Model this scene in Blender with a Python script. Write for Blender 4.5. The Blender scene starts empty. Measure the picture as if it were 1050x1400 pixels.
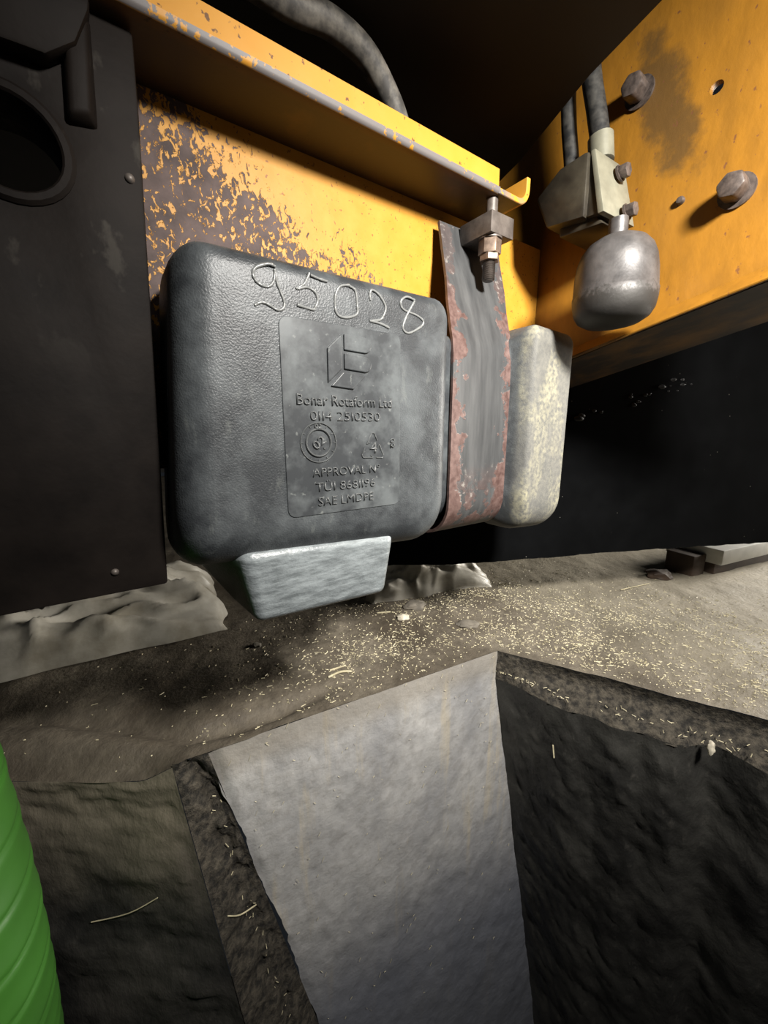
import bpy, bmesh, math, random
from mathutils import Vector, Matrix, noise as mn
random.seed(7)
C = bpy.context.scene.collection
SC = bpy.context.scene
PI = math.pi
H = 0.55                       # camera height above the workshop floor (floor is z = 0)
ANG = math.radians(35.1)       # the chassis beam runs 35 degrees off the camera's right
FLOOR = 0.0
PIT = -1.85

# ------------------------------------------------------------------ camera
cam = bpy.data.cameras.new('camera'); cam_o = bpy.data.objects.new('camera', cam); C.objects.link(cam_o)
cam.sensor_fit = 'HORIZONTAL'; cam.sensor_width = 36.0; cam.lens = 36.0 * 540.0 / 1050.0
cam.clip_start = 0.01; cam.clip_end = 60
cam_o.location = (0, 0, H); cam_o.rotation_euler = (math.radians(90 - 12.0), 0, 0)
SC.camera = cam_o

# ------------------------------------------------------------------ world, lamps, exposure
w = bpy.data.worlds.new('world'); SC.world = w; w.use_nodes = True
w.node_tree.nodes['Background'].inputs[0].default_value = (0.75, 0.85, 1.0, 1)
w.node_tree.nodes['Background'].inputs[1].default_value = 0.012
def area(name, loc, target, size, power, col, spread=180):
    l = bpy.data.lights.new(name, 'AREA'); l.shape = 'DISK'; l.size = size; l.energy = power; l.color = col
    l.spread = math.radians(spread)
    o = bpy.data.objects.new(name, l); C.objects.link(o); o.location = loc
    o.rotation_euler = (Vector(target) - Vector(loc)).to_track_quat('-Z', 'Y').to_euler()
    return o
area('work_lamp', (0.497, -0.080, H + 0.57), (0.34, 0.80, H - 0.06), 0.16, 17.0, (1.0, 0.965, 0.91), 105)
area('daylight_opening', (3.6, 1.95, 0.95), (0.7, 1.25, 0.0), 1.5, 200.0, (1.0, 0.95, 0.86))
SC.view_settings.view_transform = 'Standard'
SC.view_settings.look = 'None'
SC.view_settings.exposure = 0.0
SC.view_settings.gamma = 1.0
SC.view_settings.use_curve_mapping = False

# ------------------------------------------------------------------ object helpers
RZ = Matrix.Rotation(ANG, 4, 'Z')
def veh(p):                                         # vehicle frame (along beam, away from camera, up from camera level) -> world
    return RZ @ Vector(p) + Vector((0, 0, H))
def tag(o, label=None, cat=None, group=None, kind=None):
    if label: o['label'] = label
    if cat: o['category'] = cat
    if group: o['group'] = group
    if kind: o['kind'] = kind
    return o
def thing(name, label, cat, base=(0, 0, 0), vehicle=True, group=None, kind=None):
    o = bpy.data.objects.new(name, None); C.objects.link(o)
    o.empty_display_size = 0.05
    if vehicle:
        o.location = veh(base); o.rotation_euler = (0, 0, ANG)
    else:
        o.location = base
    o['base'] = [float(c) for c in base]
    return tag(o, label, cat, group, kind)
def base_of(o):
    b = Vector((0, 0, 0))
    while o is not None:
        if 'base' in o: b += Vector(o['base'])
        o = o.parent
    return b
def obj(name, bm, m, parent=None, smooth=None, base=None, vehicle=False):
    """link a bmesh as one mesh; coordinates are given in the frame of its thing (vehicle frame or world)"""
    if isinstance(bm, bmesh.types.BMesh):
        me = bpy.data.meshes.new(name)
        bmesh.ops.recalc_face_normals(bm, faces=bm.faces)
        bm.to_mesh(me); bm.free()
    else:
        me = bm
    if parent is not None: b = base_of(parent)
    else: b = Vector(base) if base is not None else Vector((0, 0, 0))
    me.transform(Matrix.Translation(-b))
    if smooth is not None:
        me.polygons.foreach_set('use_smooth', [True] * len(me.polygons))
        if smooth < 179: me.set_sharp_from_angle(angle=math.radians(smooth))
    if m is not None: me.materials.append(m)
    o = bpy.data.objects.new(name, me); C.objects.link(o)
    if parent is not None: o.parent = parent
    elif vehicle:
        o.location = veh(b); o.rotation_euler = (0, 0, ANG)
    else: o.location = b
    if parent is None: o['base'] = [float(c) for c in b]
    return o
def bevel(bm, w_, seg=2, angle=30):
    es = [e for e in bm.edges if len(e.link_faces) == 2 and e.calc_face_angle(0) > math.radians(angle)]
    if es: bmesh.ops.bevel(bm, geom=es, offset=w_, segments=seg, profile=0.5, affect='EDGES', clamp_overlap=True)
    return bm
def add_box(bm, a, b):
    xs, ys, zs = zip(a, b)
    v = [bm.verts.new((x, y, z)) for x in xs for y in ys for z in zs]
    for f in ((0, 1, 3, 2), (4, 6, 7, 5), (0, 4, 5, 1), (2, 3, 7, 6), (0, 2, 6, 4), (1, 5, 7, 3)):
        bm.faces.new([v[i] for i in f])
    bmesh.ops.recalc_face_normals(bm, faces=bm.faces)
    return bm
def box(a, b, bev=0.0, seg=2):
    bm = add_box(bmesh.new(), a, b)
    return bevel(bm, bev, seg) if bev else bm
def hexa(lo, hi, bev=0.0, seg=2):
    """prism between two loops of points of equal length"""
    bm = bmesh.new()
    A = [bm.verts.new(p) for p in lo]; B = [bm.verts.new(p) for p in hi]; n = len(A)
    bm.faces.new(A); bm.faces.new(B[::-1])
    for i in range(n): bm.faces.new((A[i], B[i], B[(i + 1) % n], A[(i + 1) % n]))
    bmesh.ops.recalc_face_normals(bm, faces=bm.faces)
    return bevel(bm, bev, seg) if bev else bm
def frame_of(d):
    d = d.normalized(); a = Vector((0, 0, 1)) if abs(d.z) < 0.9 else Vector((1, 0, 0))
    u = d.cross(a).normalized(); return u, d.cross(u).normalized()
def add_tube(bm, pts, rad, n=10, cap=True):
    pts = [Vector(p) for p in pts]
    rads = rad if isinstance(rad, (list, tuple)) else [rad] * len(pts)
    rings = []; u = None
    for i, p in enumerate(pts):
        d = (pts[min(i + 1, len(pts) - 1)] - pts[max(i - 1, 0)]).normalized()
        if u is None: u, v = frame_of(d)
        else:
            u = (u - d * u.dot(d)).normalized(); v = d.cross(u)
        rings.append([bm.verts.new(p + (u * math.cos(2 * PI * k / n) + v * math.sin(2 * PI * k / n)) * rads[i]) for k in range(n)])
    for a, b in zip(rings, rings[1:]):
        for k in range(n): bm.faces.new((a[k], a[(k + 1) % n], b[(k + 1) % n], b[k]))
    if cap: bm.faces.new(rings[0][::-1]); bm.faces.new(rings[-1])
    return bm
def smooth_path(pts, n=8):
    P = [Vector(p) for p in pts]; out = []
    for i in range(len(P) - 1):
        p0 = P[max(i - 1, 0)]; p1 = P[i]; p2 = P[i + 1]; p3 = P[min(i + 2, len(P) - 1)]
        for k in range(n):
            t = k / n
            out.append(0.5 * (2 * p1 + (p2 - p0) * t + (2 * p0 - 5 * p1 + 4 * p2 - p3) * t * t + (3 * p1 - p0 - 3 * p2 + p3) * t ** 3))
    out.append(P[-1]); return out
def lathe(prof, origin, axis, n=32, cap=True):
    """prof: (radius, distance along axis)"""
    o = Vector(origin); d = Vector(axis).normalized(); u, v = frame_of(d); bm = bmesh.new(); rings = []
    for r, h in prof:
        if r < 1e-6: rings.append([bm.verts.new(o + d * h)])
        else: rings.append([bm.verts.new(o + d * h + (u * math.cos(2 * PI * k / n) + v * math.sin(2 * PI * k / n)) * r) for k in range(n)])
    for a, b in zip(rings, rings[1:]):
        for k in range(n):
            k2 = (k + 1) % n
            if len(a) == 1 and len(b) == 1: continue
            if len(a) == 1: bm.faces.new((a[0], b[k2], b[k]))
            elif len(b) == 1: bm.faces.new((a[k], a[k2], b[0]))
            else: bm.faces.new((a[k], a[k2], b[k2], b[k]))
    if cap and len(rings[0]) > 1: bm.faces.new(rings[0][::-1])
    if cap and len(rings[-1]) > 1: bm.faces.new(rings[-1])
    return bm
def plate_with_holes(outer, holes, t0, t1, place):
    """flat plate: outer loop and hole loops in 2-D, thickness t0..t1, place(a, b, t) -> point"""
    bm = bmesh.new(); es = []
    for loop in [outer] + holes:
        vs = [bm.verts.new(place(a, b, t0)) for a, b in loop]
        es += [bm.edges.new((vs[i], vs[(i + 1) % len(vs)])) for i in range(len(vs))]
    bmesh.ops.triangle_fill(bm, use_beauty=True, use_dissolve=False, edges=es)
    r = bmesh.ops.extrude_face_region(bm, geom=bm.faces[:])
    dv = Vector(place(0, 0, t1)) - Vector(place(0, 0, t0))
    bmesh.ops.translate(bm, verts=[g for g in r['geom'] if isinstance(g, bmesh.types.BMVert)], vec=dv)
    bmesh.ops.recalc_face_normals(bm, faces=bm.faces)
    return bm
def circ(cx, cy, r, n=24): return [(cx + r * math.cos(2 * PI * k / n), cy + r * math.sin(2 * PI * k / n)) for k in range(n)]
def fbm(x, y, z=0.0, o=4):
    return mn.fractal(Vector((x, y, z)), 0.9, 2.0, o)
def ss(a, b, x):
    t = min(1, max(0, (x - a) / (b - a))); return t * t * (3 - 2 * t)

# ------------------------------------------------------------------ material helpers
class NB:
    def __init__(s, name):
        s.m = bpy.data.materials.new(name); s.m.use_nodes = True; s.t = s.m.node_tree
        s.b = s.t.nodes['Principled BSDF']; s._v = None
    def n(s, ty, **k):
        x = s.t.nodes.new(ty)
        for a, v in k.items(): setattr(x, a, v)
        return x
    def l(s, a, b): s.t.links.new(a, b)
    def put(s, sock, v):
        if isinstance(v, (int, float)): sock.default_value = v
        elif isinstance(v, (tuple, list)): sock.default_value = tuple(v) + ((1,) if len(v) == 3 and sock.type == 'RGBA' else ())
        else: s.l(v, sock)
    def pos(s):                                   # vehicle frame coordinates of the surface point
        if s._v is None:
            g = s.n('ShaderNodeNewGeometry'); mp = s.n('ShaderNodeMapping', vector_type='POINT')
            mp.inputs['Rotation'].default_value = (0, 0, -ANG); mp.inputs['Location'].default_value = (0, 0, -H)
            s.l(g.outputs['Position'], mp.inputs['Vector']); s._v = mp.outputs[0]
        return s._v
    def axes(s):
        x = s.n('ShaderNodeSeparateXYZ'); s.l(s.pos(), x.inputs[0]); return x.outputs
    def scaled(s, sc, rot=(0, 0, 0)):
        mp = s.n('ShaderNodeMapping'); mp.inputs['Scale'].default_value = sc; mp.inputs['Rotation'].default_value = rot
        s.l(s.pos(), mp.inputs['Vector']); return mp.outputs[0]
    def noise(s, scale, detail=4, rough=0.55, vec=None, dist=0.0):
        x = s.n('ShaderNodeTexNoise'); x.inputs['Scale'].default_value = scale; x.inputs['Detail'].default_value = detail
        x.inputs['Roughness'].default_value = rough; x.inputs['Distortion'].default_value = dist
        s.l(vec if vec is not None else s.pos(), x.inputs['Vector']); return x.outputs['Fac']
    def voro(s, scale, feature='F1', vec=None, rand=1.0):
        x = s.n('ShaderNodeTexVoronoi', feature=feature); x.inputs['Scale'].default_value = scale; x.inputs['Randomness'].default_value = rand
        s.l(vec if vec is not None else s.pos(), x.inputs['Vector']); return x.outputs['Distance']
    def mp(s, v, a, b, c=0.0, d=1.0, smooth=False):      # map range
        x = s.n('ShaderNodeMapRange'); x.clamp = True
        if smooth: x.interpolation_type = 'SMOOTHSTEP'
        s.put(x.inputs[0], v)
        for i, q in enumerate((a, b, c, d)): s.put(x.inputs[i + 1], q)
        return x.outputs[0]
    def op(s, o, a, b=0.0):
        x = s.n('ShaderNodeMath', operation=o); s.put(x.inputs[0], a); s.put(x.inputs[1], b); return x.outputs[0]
    def mix(s, f, a, b):
        x = s.n('ShaderNodeMix', data_type='RGBA'); s.put(x.inputs[0], f); s.put(x.inputs[6], a); s.put(x.inputs[7], b); return x.outputs[2]
    def bump(s, h, strength, dist, prev=None):
        x = s.n('ShaderNodeBump'); x.inputs['Strength'].default_value = strength; x.inputs['Distance'].default_value = dist
        s.l(h, x.inputs['Height'])
        if prev is not None: s.l(prev, x.inputs['Normal'])
        return x.outputs[0]
    def done(s, col=None, rough=None, metal=None, normal=None, spec=None, **k):
        if col is not None: s.put(s.b.inputs['Base Color'], col)
        if rough is not None: s.put(s.b.inputs['Roughness'], rough)
        if metal is not None: s.put(s.b.inputs['Metallic'], metal)
        if spec is not None: s.put(s.b.inputs['Specular IOR Level'], spec)
        if normal is not None: s.l(normal, s.b.inputs['Normal'])
        for a, v in k.items(): s.put(s.b.inputs[a], v)
        return s.m

YEL = (0.50, 0.228, 0.022); BROWN = (0.085, 0.058, 0.050)
def mat_web():
    b = NB('flaking_yellow_paint'); x, y, z = b.axes()[:3]
    big = b.noise(9, 3)
    fine = b.noise(75, 6, 0.62, dist=0.6)
    mid = b.noise(28, 5, 0.6)
    # the bare patch lies below a slanting line that starts at the upper left end of the beam
    ins = b.op('SUBTRACT', b.op('SUBTRACT', 0.417, z), b.op('MULTIPLY', x, 0.414))
    ins = b.op('ADD', ins, b.mp(big, 0.35, 0.65, -0.035, 0.035))
    g = b.op('ADD', b.mp(ins, -0.02, 0.06, -0.30, 0.0), b.mp(x, 0.10, 0.46, 0.055, -0.045))
    fl = b.noise(120, 5, 0.62, b.scaled((1.25, 1, 0.8), (0, 0.5, 0)), 0.8)
    v = b.op('ADD', b.op('ADD', b.op('MULTIPLY', fl, 1.05), b.op('MULTIPLY', mid, 0.20)), g)
    bare = b.mp(v, 0.595, 0.620)
    sp = b.noise(190, 2, 0.5); specks = b.op('MULTIPLY', b.mp(sp, 0.665, 0.70), 0.8)
    tone = b.noise(35, 4)
    yel = b.mix(b.mp(tone, 0.35, 0.7), YEL, (0.54, 0.265, 0.036))
    yel = b.mix(specks, yel, (0.20, 0.075, 0.02))
    bro = b.mix(b.mp(mid, 0.35, 0.65), (0.060, 0.042, 0.038), (0.125, 0.088, 0.080))
    n = b.bump(b.op('SUBTRACT', 1.0, bare), 0.5, 0.0012)
    n = b.bump(fine, 0.15, 0.0015, n)
    return b.done(b.mix(bare, yel, bro), b.mp(bare, 0, 1, 0.5, 0.72), 0.0, n, 0.35)
def mat_flange():
    b = NB('yellow_paint_worn_on_edge'); x, y, z = b.axes()[:3]
    ch = b.noise(85, 5, 0.6); big = b.noise(22, 4)
    yel = b.mix(b.mp(big, 0.35, 0.7), YEL, (0.52, 0.25, 0.034))
    sp = b.noise(120, 3, 0.5); yel = b.mix(b.mp(sp, 0.66, 0.70), yel, (0.13, 0.06, 0.02))
    edge = b.op('MULTIPLY', b.mp(y, 0.4800, 0.4790), b.mp(z, 0.3715, 0.3700))
    keep = b.op('ADD', b.mp(ch, 0.57, 0.60), b.mp(x, 0.565, 0.59, 0.0, 0.55))
    grey = b.op('MULTIPLY', edge, b.op('SUBTRACT', 1.0, b.op('MINIMUM', keep, 1.0)))
    dirt = b.op('MULTIPLY', b.mp(z, 0.3612, 0.3600), b.mp(big, 0.25, 0.45, 0.93, 1.0))  # dirty underside, with the shadow under the flange painted in too
    col = b.mix(grey, yel, (0.15, 0.135, 0.13)); col = b.mix(dirt, col, (0.030, 0.016, 0.007))  # dirt mask also carries the painted shadow under the flange
    return b.done(col, 0.5, 0.0, b.bump(ch, 0.15, 0.001), 0.35)
def mat_side():
    b = NB('oily_yellow_paint'); x, y, z = b.axes()[:3]
    big = b.noise(7, 4, 0.6); streak = b.noise(26, 4, 0.6, b.scaled((1, 1.3, 0.45), (0.5, 0, 0)))
    chips = b.noise(105, 3, 0.55, b.scaled((1, 1, 0.6), (0.6, 0, 0)))
    col = b.mix(b.mp(streak, 0.35, 0.7), (0.25, 0.110, 0.011), (0.18, 0.080, 0.009))
    col = b.mix(b.mp(big, 0.52, 0.72, 0.0, 0.25), col, (0.25, 0.115, 0.018))
    # oil smear between the two bolts
    dy = b.op('SUBTRACT', b.op('ADD', y, b.op('MULTIPLY', z, -0.35)), 0.180); dz = b.op('SUBTRACT', z, 0.505)
    r2 = b.op('ADD', b.op('MULTIPLY', b.op('MULTIPLY', dy, dy), 700.0), b.op('MULTIPLY', b.op('MULTIPLY', dz, dz), 70.0))
    r2 = b.op('ADD', r2, b.mp(b.noise(30, 5, 0.65), 0.3, 0.7, -0.6, 0.6))
    smear = b.mp(r2, 1.5, 0.2, 0.0, 0.85, True)
    col = b.mix(smear, col, (0.075, 0.042, 0.014))
    col = b.mix(b.mp(chips, 0.665, 0.71, 0, 0.85), col, (0.11, 0.045, 0.02))
    return b.done(col, 0.42, 0.0, b.bump(chips, 0.25, -0.0015), 0.4)
def mat_underside():
    b = NB('greasy_yellow_underside'); v = b.noise(14, 5, 0.6, b.scaled((1, 0.5, 2)))
    col = b.mix(b.mp(v, 0.42, 0.68), (0.025, 0.014, 0.008), (0.20, 0.095, 0.018))
    return b.done(col, 0.5, 0.0, b.bump(v, 0.3, 0.004))
def mat_tank():
    b = NB('stippled_black_plastic'); x, y, z = b.axes()[:3]
    stip = b.noise(520, 2, 0.5); cloud = b.noise(16, 5, 0.62); scr = b.noise(60, 5, 0.6, b.scaled((1, 1, 0.35)))
    col = b.mix(b.mp(cloud, 0.42, 0.66, 0.0, 0.55), (0.030, 0.033, 0.036), (0.125, 0.137, 0.142))
    col = b.mix(b.mp(scr, 0.60, 0.70, 0.0, 0.35), col, (0.15, 0.16, 0.15))
    # pale dust caked on the end past the strap
    dust = b.op('MULTIPLY', b.mp(x, 0.600, 0.632, 0, 1, True), b.mp(cloud, 0.30, 0.55, 0.5, 1.0))
    dust = b.op('MULTIPLY', dust, b.mp(y, 0.468, 0.452, 0.12, 1.0, True))
    dcol = b.mix(b.mp(b.noise(24, 4, 0.6, b.scaled((1, 1, 0.4))), 0.45, 0.62), (0.14, 0.134, 0.115), (0.27, 0.25, 0.17))
    dcol = b.mix(b.mp(b.noise(130, 4), 0.35, 0.6), (0.105, 0.102, 0.092), dcol)
    col = b.mix(dust, col, dcol)
    n = b.bump(stip, 0.38, 0.0012); n = b.bump(cloud, 0.12, 0.004, n)
    return b.done(col, b.mp(dust, 0, 1, 0.43, 0.8), 0.0, n, 0.5)
def mat_panel():
    b = NB('smooth_black_plastic'); cloud = b.noise(26, 5, 0.62); sm = b.noise(110, 4)
    col = b.mix(b.mp(cloud, 0.40, 0.66, 0.0, 0.65), (0.034, 0.037, 0.040), (0.135, 0.147, 0.150))
    col = b.mix(b.mp(sm, 0.64, 0.70, 0, 0.5), col, (0.20, 0.21, 0.20))
    return b.done(col, 0.40, 0.0, b.bump(sm, 0.06, 0.001), 0.5)
def mat_sump():
    b = NB('scuffed_grey_plastic'); x, y, z = b.axes()[:3]
    s1 = b.noise(55, 6, 0.7, b.scaled((0.5, 1, 2.4), (0, 0.35, 0))); s2 = b.noise(260, 3)
    front = b.mp(y, 0.470, 0.456)
    c2 = b.mix(b.mp(s1, 0.38, 0.66), (0.13, 0.145, 0.15), (0.30, 0.33, 0.34))
    col = b.mix(b.op('MULTIPLY', front, 0.9), (0.022, 0.022, 0.022), c2)
    return b.done(col, 0.33, 0.0, b.bump(b.op('ADD', s1, b.op('MULTIPLY', s2, 0.6)), 0.35, 0.0025), 0.6)
def mat_strap():
    b = NB('grey_strap_with_rusted_edges'); x, y, z = b.axes()[:3]
    e = b.noise(30, 5, 0.6); t = b.noise(90, 4, 0.6); long_ = b.noise(22, 4, 0.6, b.scaled((2.2, 1, 0.25)))
    wob = b.mp(e, 0.3, 0.7, -0.030, 0.030)
    xx = b.op('ADD', x, wob)
    shift = b.mp(z, 0.10, 0.33, 0.0, 0.029)
    rl = b.mp(b.op('SUBTRACT', xx, shift), 0.486, 0.482); rr = b.mp(b.op('SUBTRACT', xx, shift), 0.592, 0.596)
    low = b.op('MULTIPLY', b.mp(z, -0.06, -0.15), b.mp(e, 0.46, 0.50))
    rust = b.op('MINIMUM', b.op('ADD', b.op('ADD', rl, rr), low), 1.0)
    rust = b.op('MULTIPLY', rust, b.mp(z, 0.27, 0.20, 0.35, 1.0))
    grey = b.mix(b.mp(long_, 0.35, 0.68), (0.050, 0.051, 0.052), (0.100, 0.101, 0.101))
    rc = b.mix(b.mp(t, 0.35, 0.65), (0.085, 0.047, 0.040), (0.165, 0.105, 0.092))
    rim = b.op('MULTIPLY', b.mp(t, 0.58, 0.66), b.op('MULTIPLY', rust, b.op('SUBTRACT', 1.0, rust)))
    col = b.mix(rust, grey, rc); col = b.mix(b.op('MULTIPLY', rim, 2.0), col, (0.40, 0.38, 0.34))
    return b.done(col, 0.5, 0.25, b.bump(b.op('ADD', rust, b.op('MULTIPLY', t, 0.5)), 0.35, 0.0012), 0.45)
def mat_steel(name, a, c, rough=0.5, metal=0.35, sc=60, rust=None):
    b = NB(name); v = b.noise(sc, 5, 0.6); col = b.mix(b.mp(v, 0.35, 0.68), a, c)
    if rust: col = b.mix(b.mp(b.noise(sc * 0.6, 5, 0.65), 0.52, 0.62), col, rust)
    return b.done(col, rough, metal, b.bump(v, 0.25, 0.001))
def mat_acc():
    b = NB('dirty_silver_steel'); x, y, z = b.axes()[:3]; v = b.noise(30, 5, 0.6); f = b.noise(140, 4, 0.6)
    col = b.mix(b.mp(v, 0.35, 0.68), (0.040, 0.037, 0.036), (0.095, 0.088, 0.085))
    under_shade = b.mp(b.op('ADD', z, b.mp(f, 0.3, 0.7, -0.012, 0.012)), 0.212, 0.200, 0, 0.85)  # shade below the seam, painted into the colour
    col = b.mix(under_shade, col, (0.022, 0.020, 0.017))
    return b.done(col, b.mp(under_shade, 0, 1, 0.44, 0.6), 0.3, b.bump(f, 0.25, 0.0012))
def mat_leg():
    b = NB('dark_rusty_plate'); v = b.noise(9, 5, 0.6); p = b.noise(20, 5, 0.6, b.scaled((1, 1, 0.6)))
    col = b.mix(b.mp(v, 0.35, 0.66), (0.005, 0.0036, 0.003), (0.014, 0.0105, 0.0085))
    x, y, z = b.axes()[:3]
    patch = b.op('MULTIPLY', b.mp(p, 0.58, 0.63, 0.0, 0.6), b.mp(z, 0.05, 0.18))
    col = b.mix(patch, col, (0.05, 0.044, 0.036))
    return b.done(col, 0.65, 0.0, b.bump(b.op('ADD', v, b.op('MULTIPLY', b.noise(150, 3), 0.15)), 0.3, 0.004), 0.14)
def mat_black():
    b = NB('sooty_black_steel'); v = b.noise(12, 4); d = b.voro(34); sp = b.op('MULTIPLY', b.mp(d, 0.055, 0.035), 0.6)
    col = b.mix(b.mp(v, 0.3, 0.7), (0.0020, 0.0021, 0.0023), (0.0038, 0.0040, 0.0043)); col = b.mix(b.op('MULTIPLY', sp, b.mp(b.noise(9, 2), 0.55, 0.6)), col, (0.25, 0.24, 0.2))
    return b.done(col, 0.85, 0.0, b.bump(v, 0.2, 0.004), 0.04)
def mat_rubber(name='dusty_black_rubber', a=(0.008, 0.008, 0.008), c=(0.050, 0.047, 0.041)):
    b = NB(name); v = b.noise(55, 5, 0.6); return b.done(b.mix(b.mp(v, 0.4, 0.7), a, c), 0.6, 0.0, b.bump(v, 0.2, 0.001), 0.4)
def mat_floor():
    b = NB('muddy_concrete'); x, y, z = b.axes()[:3]
    v = b.noise(4.5, 5, 0.6); f = b.noise(38, 6, 0.65); g = b.noise(150, 4, 0.6)
    col = b.mix(b.mp(v, 0.36, 0.64), (0.085, 0.068, 0.048), (0.21, 0.180, 0.135))
    col = b.mix(b.mp(f, 0.38, 0.64, 0.0, 0.6), col, (0.065, 0.053, 0.040))
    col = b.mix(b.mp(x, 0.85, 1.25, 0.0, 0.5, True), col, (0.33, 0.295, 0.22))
    n = b.bump(b.op('ADD', f, b.op('MULTIPLY', g, 0.4)), 0.6, 0.006)
    return b.done(col, b.mp(v, 0.3, 0.7, 0.55, 0.8), 0.0, n, 0.4)
def mat_wall_pale():
    b = NB('whitewashed_concrete'); v = b.noise(7, 5, 0.6, b.scaled((1, 1, 0.5))); f = b.noise(45, 6, 0.65); st = b.noise(16, 5, 0.6, b.scaled((1.6, 1.6, 0.14)))
    x, y, z = b.axes()[:3]
    col = b.mix(b.mp(v, 0.36, 0.66), (0.36, 0.355, 0.355), (0.56, 0.545, 0.52))
    col = b.mix(b.mp(f, 0.46, 0.66, 0.0, 0.35), col, (0.22, 0.20, 0.175))
    col = b.mix(b.mp(st, 0.58, 0.70, 0.0, 0.55), col, (0.60, 0.52, 0.38))
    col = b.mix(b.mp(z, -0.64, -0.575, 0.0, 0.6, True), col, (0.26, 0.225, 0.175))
    col = b.mix(b.mp(z, -0.9, -1.5, 0.0, 0.85, True), col, (0.15, 0.16, 0.195))  # lamp falloff painted in: darker and bluer towards the bottom
    n = b.bump(b.op('ADD', v, b.op('MULTIPLY', f, 0.5)), 0.45, 0.010)
    return b.done(col, b.mp(f, 0.3, 0.7, 0.35, 0.6), 0.0, n, 0.45)
def mat_wall_dark(name, a, c, top=None, rough=0.5):
    b = NB(name); x, y, z = b.axes()[:3]
    v = b.noise(8, 5, 0.62, b.scaled((1, 1, 0.7), (0.2, 0.5, 0))); f = b.noise(50, 6, 0.65, b.scaled((1, 1, 0.5), (0.3, 0.6, 0)))
    col = b.mix(b.mp(v, 0.36, 0.66), a, c)
    col = b.mix(b.mp(f, 0.58, 0.72, 0.0, 0.35), col, (0.12, 0.11, 0.095))
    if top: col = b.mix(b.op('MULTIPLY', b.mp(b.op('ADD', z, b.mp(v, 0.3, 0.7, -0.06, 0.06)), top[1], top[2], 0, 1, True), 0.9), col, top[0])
    return b.done(col, rough, 0.0, b.bump(b.op('ADD', v, b.op('MULTIPLY', f, 0.6)), 0.5, 0.012), 0.4)
def mat_dirt():
    b = NB('loose_dirt'); f = b.noise(70, 6, 0.65); col = b.mix(b.mp(f, 0.38, 0.66), (0.022, 0.020, 0.017), (0.105, 0.090, 0.068))
    return b.done(col, 0.85, 0.0, b.bump(f, 0.8, 0.010), 0.3)
def mat_plain(name, col, rough=0.6, var=0.25, sc=40, metal=0.0):
    b = NB(name); v = b.noise(sc, 4); c2 = tuple(q * (1 - var) for q in col)
    return b.done(b.mix(b.mp(v, 0.35, 0.65), col, c2), rough, metal, b.bump(v, 0.15, 0.001))
def mat_film():
    b = NB('crumpled_clear_film'); v = b.noise(10, 5, 0.6); c = b.noise(3, 3)
    col = b.mix(b.mp(v, 0.35, 0.65), (0.34, 0.31, 0.25), (0.62, 0.59, 0.52))
    return b.done(col, 0.38, 0.0, b.bump(v, 0.3, 0.006), 0.5, Alpha=b.mp(c, 0.35, 0.65, 0.62, 0.9))

M = dict(web=mat_web(), flange=mat_flange(), side=mat_side(), under=mat_underside(), tank=mat_tank(), panel=mat_panel(), sump=mat_sump(), strap=mat_strap(),
         clamp=mat_steel('dull_brown_steel', (0.070, 0.058, 0.050), (0.150, 0.128, 0.112), 0.5, 0.35, 45),
         nut=mat_steel('oily_brown_steel', (0.14, 0.10, 0.075), (0.30, 0.22, 0.165), 0.4, 0.5, 70),
         block=mat_steel('oily_grey_cast_iron', (0.020, 0.016, 0.011), (0.045, 0.038, 0.026), 0.42, 0.2, 28),
         cover=mat_steel('grey_green_cover_metal', (0.135, 0.130, 0.096), (0.20, 0.192, 0.142), 0.45, 0.15, 30),
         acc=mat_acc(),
         bolt=mat_steel('dark_bolt_steel', (0.040, 0.031, 0.027), (0.11, 0.085, 0.072), 0.45, 0.25, 90),
         leg=mat_leg(), black=mat_black(), rubber=mat_rubber(), hose=mat_rubber('worn_grey_hose_rubber', (0.045, 0.042, 0.038), (0.17, 0.155, 0.13)),
         body=mat_plain('sooty_brown_underbody', (0.009, 0.006, 0.004), 0.75, 0.5, 9), floor=mat_floor(), pale=mat_wall_pale(),
         wr=mat_wall_dark('oily_black_concrete', (0.018, 0.0175, 0.0165), (0.055, 0.053, 0.047), None, 0.42),
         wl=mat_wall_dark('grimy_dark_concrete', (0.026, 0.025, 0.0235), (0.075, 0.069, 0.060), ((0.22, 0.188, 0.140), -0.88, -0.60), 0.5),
         dirt=mat_dirt(), straw=mat_plain('dry_straw', (0.72, 0.64, 0.42), 0.5, 0.35, 60), chip=mat_plain('pale_chip', (0.62, 0.56, 0.44), 0.6, 0.2),
         film=mat_film(), white=mat_plain('grey_white_painted_timber', (0.55, 0.54, 0.50), 0.6, 0.2, 14), timber=mat_plain('dark_brown_timber', (0.045, 0.026, 0.015), 0.7, 0.4, 20),
         green=mat_plain('green_plastic', (0.045, 0.165, 0.020), 0.45, 0.18, 12), bead=mat_plain('glossy_melted_plastic', (0.20, 0.205, 0.20), 0.28, 0.2, 200),
         letter=mat_plain('raised_black_plastic', (0.085, 0.090, 0.091), 0.36, 0.3, 90), stone=mat_plain('grey_rubble', (0.20, 0.175, 0.14), 0.8, 0.4, 30),
         back=mat_plain('dark_workshop_wall', (0.05, 0.047, 0.042), 0.8, 0.3, 3))

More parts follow.
